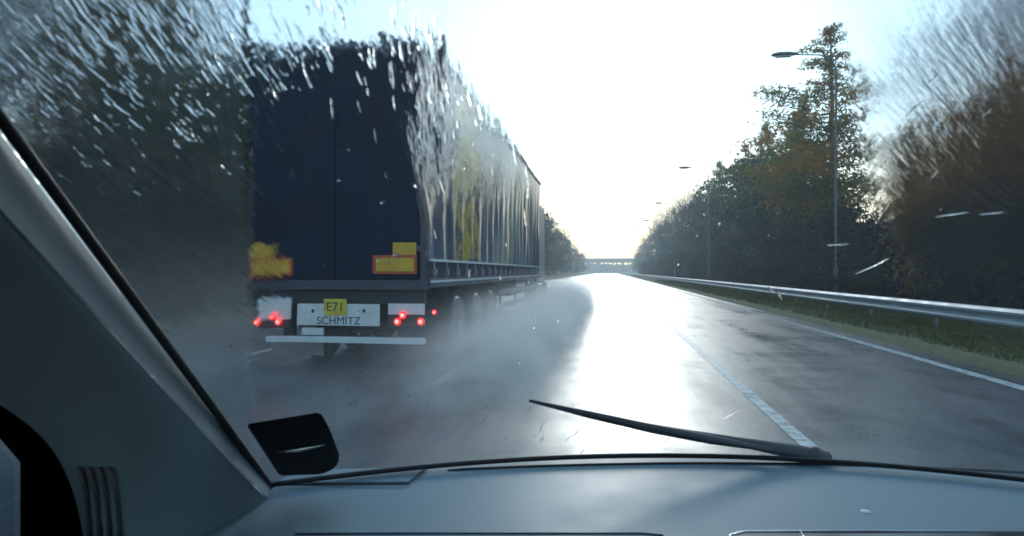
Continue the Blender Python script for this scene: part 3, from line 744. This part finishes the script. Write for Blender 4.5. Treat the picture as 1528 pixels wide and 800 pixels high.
# raised plate, toned darker for the shade in the corner recess
def plate(pxs, th, mat, name, parent=dash, lift=.001):
    bm = bmesh.new(); q = [on_dash(a, b, lift) for a, b in pxs]
    lo = [bm.verts.new(p - Vector((0, 0, .004))) for p in q]; hi = [bm.verts.new(p + Vector((0, 0, th))) for p in q]; n = len(q)
    bm.faces.new(hi)
    for k in range(n): bm.faces.new((lo[k], lo[(k+1) % n], hi[(k+1) % n], hi[k]))
    bmesh.ops.recalc_face_normals(bm, faces=bm.faces); return cpart(name, bm, mat, parent)
plate([(410, 722), (609, 721), (636, 699), (500, 702), (440, 708)], .003, MAT['trim'], 'recess_shade_plate')
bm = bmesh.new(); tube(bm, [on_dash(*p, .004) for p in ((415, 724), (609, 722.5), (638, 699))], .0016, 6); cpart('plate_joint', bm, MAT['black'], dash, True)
# lower cowl: long groove and display with a bright rim
bm = bmesh.new(); tube(bm, [on_dash(*p, .001) for p in ((440, 797), (600, 796), (780, 796), (960, 796), (990, 799))], .0016, 6); cpart('dash_joint', bm, MAT['black'], dash, True)
plate([(1086, 812), (1096, 797), (1120, 793.5), (1300, 793), (1560, 794), (1600, 830), (1300, 830)], .0015, MAT['screen'], 'display')
bm = bmesh.new(); tube(bm, [on_dash(*p, .003) for p in ((1084, 812), (1090, 798), (1112, 793), (1300, 792), (1560, 792.5))], .0016, 6); cpart('display_rim', bm, MAT['chrome'], dash, True)
bm = bmesh.new(); tube(bm, [on_dash(*p, .003) for p in ((1194, 793), (1206, 812))], .002, 6); cpart('display_divider', bm, MAT['chrome'], dash, True)
c = on_dash(1292, 764); bm = bmesh.new(); bmesh.ops.create_uvsphere(bm, u_segments=16, v_segments=8, radius=.009); bmesh.ops.scale(bm, vec=(1, 1, .3), verts=bm.verts)
bmesh.ops.translate(bm, verts=bm.verts, vec=c); cpart('light_sensor', bm, MAT['white'], dash, True)
# black gadget in the corner of the screen
G = empty('windscreen_gadget', at_d(445, 716, 1.05)); tag(G, 'small black plastic gadget with a highlight modelled as a stripe, fixed low on the windscreen beside the pillar', 'gadget')
def gpart(name, bm, mat, smooth=False):
    bmesh.ops.translate(bm, verts=bm.verts, vec=-G.location); return obj(name, bm, mat, G, smooth)
face = [(367, 633, .98), (478, 615, .97), (492, 640, 1.0), (508, 683, 1.07), (500, 699, 1.09), (480, 708, 1.10), (417, 710, 1.10)]
bm = bmesh.new(); f0 = [bm.verts.new(at_d(a, b, d)) for a, b, d in face]; f1 = [bm.verts.new(at_d(a, b, d + .045) ) for a, b, d in face]
bm.faces.new(f0); bm.faces.new(f1[::-1])
for k in range(7): bm.faces.new((f0[k], f1[k], f1[(k+1) % 7], f0[(k+1) % 7]))
bmesh.ops.recalc_face_normals(bm, faces=bm.faces); bmesh.ops.bevel(bm, geom=bm.edges[:], offset=.004, segments=3, affect='EDGES'); gpart('casing', bm, MAT['gloss_black'])
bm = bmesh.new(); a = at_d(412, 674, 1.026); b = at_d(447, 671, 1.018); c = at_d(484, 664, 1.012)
tube(bm, [a, (a + b) / 2 + Vector((0, 0, -.0005)), b, (b + c) / 2, c], [.0008, .0035, .0045, .003, .0006], 8); gpart('highlight_stripe', bm, MAT['chrome'], True)  # highlight on the casing, modelled as a thin bright tube
bm = bmesh.new(); q = at_d(440, 660, 1.06); q2 = on_glass(436, 664, -.002)[0]; tube(bm, [q, q2 - (q2 - q).normalized() * .006, q2], [.016, .016, .028], 16); gpart('suction_mount', bm, MAT['black'], True)
# wiper outside the glass
WP = bpy.data.objects.new('wiper', None); COL.objects.link(WP); WP.parent = CAR
def wpts(L, off): return [on_glass(a, b, off)[0] for a, b in L]
bm = bmesh.new(); tube(bm, wpts([(1235, 686), (1190, 675), (1100, 659), (1010, 643), (940, 630)], .022), [.017, .016, .010, .006, .004], 8); cpart('arm', bm, MAT['black'], WP, True)
bm = bmesh.new(); tube(bm, wpts([(1150, 671), (1060, 656), (970, 639), (880, 619), (790, 598)], .010), [.005, .010, .010, .008, .003], 6); cpart('blade', bm, MAT['black'], WP, True)
bm = bmesh.new(); q = on_glass(1215, 680, .02)[0]; bmesh.ops.create_uvsphere(bm, u_segments=16, v_segments=10, radius=.02); bmesh.ops.translate(bm, verts=bm.verts, vec=q); cpart('pivot', bm, MAT['black'], WP, True)

# ------------------------------------------------------------------ rain on the glass
def drops(specs, name, label):
    """specs: (px, py, angle in picture, length m, width m, height ratio)"""
    Vv = []; Ff = []; NL, NW = 7, 5
    for px, py, ang, L, W, H in specs:
        p, x, v = on_glass(px, py, .0015)
        if not (-.64 < x < 1.3 and .01 < v < 1.1): continue
        q, _, _ = on_glass(px + 6 * math.cos(ang), py - 6 * math.sin(ang), .0015)
        tt = (q - p).normalized(); nn = Vector((0, .700, .714)); nn = (nn - tt * nn.dot(tt)).normalized(); bb = tt.cross(nn)
        k0 = len(Vv); ph = rng.random() * 6.28; wob = rng.normal(0, .12)
        for i in range(NL):
            s = i / (NL - 1) * 2 - 1; e = max(0., 1 - abs(s)**2.5)**.5; w = W * .5 * (.05 + e * (1 + .25 * math.sin(s * 5 + ph)))
            cx = wob * W * math.sin(s * 3 + ph)
            for j in range(NW):
                c_ = j / (NW - 1) * 2 - 1; h = W * H * e * (1 - c_ * c_) * (1 + .3 * math.sin(s * 7 + ph * 2))
                Vv.append(p + tt * (s * L * .5) + bb * (c_ * w + cx) + nn * max(h, 0))
        kb = len(Vv)
        for i in range(NL):
            for j in (0, NW - 1):
                Vv.append(Vv[k0 + i * NW + j] - nn * .00025)
        for i in range(NL - 1):
            for j in range(NW - 1):
                a = k0 + i * NW + j; Ff.append((a, a + 1, a + NW + 1, a + NW))
            a, b, c_, d = kb + 2*i, kb + 2*i + 1, kb + 2*i + 3, kb + 2*i + 2
            Ff.append((a, d, c_, b)); t0 = k0 + i * NW; Ff.append((a, t0, t0 + NW, d)); t1 = t0 + NW - 1; Ff.append((b, c_, t1 + NW, t1))
        Ff.append((kb, kb + 1) + tuple(k0 + j for j in range(NW - 1, -1, -1)))
        e0 = k0 + (NL - 1) * NW; Ff.append((kb + 2*NL - 1, kb + 2*NL - 2) + tuple(e0 + j for j in range(NW)))
    me = bpy.data.meshes.new(name); me.from_pydata([tuple(v) for v in Vv], [], Ff)
    bm = bmesh.new(); bm.from_mesh(me); bmesh.ops.recalc_face_normals(bm, faces=bm.faces); bm.to_mesh(me); bm.free(); me.shade_smooth()
    me.set_sharp_from_angle(angle=R(50))
    o = mesh_obj(name, me, MAT['water']); tag(o, label, 'rain drops', kind='stuff'); return o
m = M('rain_water'); m.n.remove(m.b); g = m.new('ShaderNodeBsdfGlass'); g.inputs['IOR'].default_value = 1.33; g.inputs['Roughness'].default_value = .05; m.ln(g.outputs[0], m.out.inputs[0]); MAT['water'] = m.m
def sst(a, b, x): t = min(1, max(0, (x - a) / (b - a))); return t * t * (3 - 2 * t)
def dens(px, py):
    d = .012
    if px < 720:
        if px < 365: d = max(d, .95 * (1 - sst(150, 300, py)) + .16 * (1 - sst(300, 560, py)) )
        else:
            edge = 160 + 40 * math.sin(px * .021) + 40 * sst(590, 640, px)
            d = max(d, .85 * (1 - sst(edge - 80, edge + 30, py)) , .07 * (1 - sst(250, 420, py)))
    if 610 < px < 820 and py < 420:
        d = max(d, .5 * (1 - sst(90, 230, py - max(0, px - 640) * .9)) * (1 - sst(740, 830, px)), .10 * (1 - sst(780, 830, px)) * (1 if px > 645 else .3))
    if 480 < px < 1150 and py < 420: # clear sky
        yl = 60 if px < 620 else 50 + (px - 620) * 1.3
        if px > 660 and py < yl - 12: d = .02
    if px > 1180: d = max(d, .07 * sst(1270, 1370, px - (py - 60) * .12) * (1 - sst(150, 340, py)), .05 * sst(1150, 1300, px))
    return d
specs = []
NT = 9500
for _ in range(NT):
    px = rng.uniform(-10, 1540); py = rng.uniform(-10, 660); d_ = dens(px, py)
    if d_ > .03: d_ = (.55 if px < 365 else .42) * d_ * (.25 + 1.5 * max(0, .5 + 1.3 * mnoise.noise(Vector(((px + py * .6) / 60, py / 150, 2.2)))))
    if rng.random() > d_: continue
    ang = math.atan2(700 - py, px - 700); ang += rng.normal(0, .10)
    if px > 1150: ang = R(42) + rng.normal(0, .13)
    elif px > 640 and py > 120: ang = R(97) + rng.normal(0, .08)
    elif d_ < .03: ang = rng.random() * 3.14
    if d_ < .03: L = rng.uniform(.002, .007); W = rng.uniform(.0015, .003)
    else:
        W = rng.uniform(.0008, .0032); L = W * rng.uniform(3, 11)
        if px > 1150: W = rng.uniform(.0015, .004); L = W * rng.uniform(3, 8)
        if px < 365 and py > 120: L *= .7
    specs.append((px, py, ang, L, W, rng.uniform(.10, .26) if px < 1150 else rng.uniform(.02, .07)))
drops(specs, 'rain_drops', 'streaks and drops of rain on the unwiped edges of the windscreen')
specs = []
for k in range(46):
    px = rng.uniform(480, 1000); yb = 575 + (px - 480) * .10; py = rng.uniform(yb, yb + 62)
    if px > 860 and rng.random() < .5: continue
    specs.append((px, py, R(52) + rng.normal(0, .05), rng.uniform(.012, .035), .0016, .35))
for px, py, a, L in ((1150, 432, 130, .02), (1162, 440, 125, .03), (590, 380, 20, .01), (1420, 320, 8, .04), (1480, 318, 5, .03), (1250, 365, 2, .03), (1300, 398, 25, .05), (1085, 622, 32, .06)):
    specs.append((px, py, R(a), L, .0025, .3))
drops(specs, 'rain_flecks', 'fine slanting rain flecks low on the wiped glass above the wiper')

# continuous uneven water film on the unwiped glass
def film(name, label, u0_, u1_, px0, px1, centre, lin, wet):
    q, cx_, cv_ = on_glass(*centre); us = np.arange(u0_, u1_, .006); vs_ = np.arange(.0, 1.08, .006)
    V = []; F = []; uvs = []; W = []; idx = {}
    for i, u in enumerate(us):
        for j, v in enumerate(vs_):
            a, b = to_px(glass(u, v)); w = wet(a, b) * (1 - sst(600, 670, b)) if px0 < a < px1 and -90 < b < 690 else 0
            p = glass(u, v, .00125 + .0009 * min(1, w * 2.5))
            W.append(w)
            du, dv = u - cx_, v - cv_
            if lin is None: uvs.append((math.atan2(du, dv) * .45, math.hypot(du, dv)))
            else: uvs.append((du * math.cos(lin) - dv * math.sin(lin), du * math.sin(lin) + dv * math.cos(lin)))
            V.append(p)
    nv = len(vs_); n0 = len(V); keep = []
    for i in range(len(us) - 1):
        for j in range(nv - 1):
            k = (i*nv+j, (i+1)*nv+j, (i+1)*nv+j+1, i*nv+j+1)
            if any(W[t] > .0005 for t in k): keep.append(k)
    V2 = V + [glass(us[i // nv], vs_[i % nv], .0012) for i in range(n0)]
    edges = {}
    for k in keep:
        for a, b in zip(k, k[1:] + k[:1]): edges[(a, b)] = 1
    F = list(keep) + [tuple(t + n0 for t in k[::-1]) for k in keep] + [(b, a, a + n0, b + n0) for (a, b) in edges if (b, a) not in edges]
    me = bpy.data.meshes.new(name); me.from_pydata([tuple(v) for v in V2], [], F); lay = me.uv_layers.new(name='UVMap')
    for l in me.loops: lay.data[l.index].uv = uvs[l.vertex_index % n0]
    at = me.attributes.new('wet', 'FLOAT', 'POINT'); at.data.foreach_set('value', W + [0.0] * n0)
    bm = bmesh.new(); bm.from_mesh(me); bmesh.ops.recalc_face_normals(bm, faces=bm.faces)
    bmesh.ops.delete(bm, geom=[v for v in bm.verts if not v.link_faces], context='VERTS'); bm.to_mesh(me); bm.free()
    o = mesh_obj(name, me, MAT['film']); tag(o, label, 'water film', kind='stuff'); return o
m = M('water_film'); m.n.remove(m.b); g = m.new('ShaderNodeBsdfGlass'); g.inputs['IOR'].default_value = 1.33; g.inputs['Roughness'].default_value = .0
uvn = m.new('ShaderNodeUVMap'); at = m.new('ShaderNodeAttribute'); at.attribute_name = 'wet'
def sn(su, sv, d, r_):
    mp = m.new('ShaderNodeMapping'); mp.inputs['Scale'].default_value = (su, sv, 1); m.ln(uvn.outputs[0], mp.inputs[0]); return m.noise(mp.outputs[0], 1, d, r_)
hgt = m.math('ADD', m.math('MULTIPLY', sn(210, 22, 3, .6), 1.0), m.math('MULTIPLY', sn(60, 16, 2, .5), 1.6))
hgt = m.math('MULTIPLY', hgt, at.outputs['Fac'])
bp = m.new('ShaderNodeBump'); bp.inputs['Strength'].default_value = 1; bp.inputs['Distance'].default_value = .0022; m.ln(hgt, bp.inputs['Height']); m.ln(bp.outputs[0], g.inputs['Normal'])
m.ln(m.rng_(at.outputs['Fac'], 0, 1, .0, .12), g.inputs['Roughness']); m.ln(g.outputs[0], m.out.inputs[0]); MAT['film'] = m.m
def wetL(a, b):
    l = (1 - sst(362, 372, a)) * (.12 + .88 * (1 - sst(120, 420, b)))
    ed = 165 + 30 * math.sin(a * .021) + 60 * sst(580, 640, a)
    t_ = sst(350, 380, a) * (1 - .55 * sst(640, 670, a)) * (1 - sst(700, 790, a - max(0, b - 60) * .2)) * (1 - sst(ed - 110, ed + 90, b - max(0, a - 640) * .2)) * .62
    m_ = .10 * (1 - sst(400, 455, a)) * (1 - sst(380, 520, b))
    return max(l, t_, m_)
def wetR(a, b): return sst(1255, 1410, a - (b - 60) * .15) * (1 - sst(230, 430, b)) * .6
film('water_film', 'thin rippled water film on the unwiped edge of the windscreen beside the pillar', -.664, .35, -60, 900, (700, 700), None, wetL)
film('water_film', 'thin rippled water film on the windscreen in front of the brown trees', .2, 1.3, 1200, 1620, (1300, 300), R(-48), wetR)

# ------------------------------------------------------------------ haze and spray
def volume_box(name, x0, x1, y0, y1, z0, z1, dens_, ani, col):
    o = obj(name, bx(x0, x1, y0, y1, z0, z1), None); m = M(name + '_air'); m.n.remove(m.b)
    v = m.new('ShaderNodeVolumePrincipled'); v.inputs['Color'].default_value = (*col, 1); v.inputs['Anisotropy'].default_value = ani
    v.inputs['Density'].default_value = dens_; m.ln(v.outputs[0], m.out.inputs['Volume']); o.data.materials.append(m.m); return o, m, v
hz_, _, _ = volume_box('haze', -160, 180, -40, 560, -1.2, 24, .0017, .5, (.84, .94, 1))
hz_['kind'] = 'stuff'; tag(hz_, 'thin bright haze over the whole motorway', 'haze')
def spray(name, label, x0, x1, y0, y1, z1, peak, sx=.5, hgt=.5, core=None, ani=.35, sharp=(.36, .62)):
    o, m, v = volume_box(name, x0, x1, y0, y1, .01, z1, 0, ani, (.93, .98, 1))
    tag(o, label, 'spray', kind='stuff')
    c = m.new('ShaderNodeTexCoord'); g = m.new('ShaderNodeSeparateXYZ'); m.ln(c.outputs['Generated'], g.inputs[0])
    mp = m.new('ShaderNodeMapping'); mp.inputs['Scale'].default_value = (1.3, .5, 1.6); mp.inputs['Rotation'].default_value = (R(-14), 0, R(10)); m.ln(c.outputs['Object'], mp.inputs[0])
    nz = m.noise(mp.outputs[0], 1.5, 5, .65); nz = m.rng_(nz, sharp[0], sharp[1], .12, 1)
    fx = m.math('MULTIPLY', m.rng_(g.outputs[0], 0, sx, 0, 1), m.rng_(g.outputs[0], 1 - sx, 1, 1, 0))
    fy = m.math('MULTIPLY', m.rng_(g.outputs[1], 0, .22, 0, 1), m.rng_(g.outputs[1], .75, 1, 1, 0))
    fz = m.rng_(g.outputs[2], 0, 1, 1, 0); fz = m.math('POWER', fz, 1 / hgt)
    d = m.math('MULTIPLY', m.math('MULTIPLY', fx, fy), m.math('MULTIPLY', fz, nz)); d = m.math('MULTIPLY', d, peak)
    m.ln(d, v.inputs['Density']); return o
spray('wheel_spray', 'cloud of spray thrown out beside the wheels of the lorry', -2.5, -.3, 4.4, 25, 1.5, 2.6, .42, .5)
spray('trailing_spray', 'low spray hanging behind the lorry over the wet road', -6.8, .6, 2.6, 7.1, 1.3, .20, .3, .6)
spray('shoulder_spray', 'pale spray drifting from the far side of the lorry over the hard shoulder', -9.5, -4.7, 3.4, 22, 2.6, .08, .4, .8)
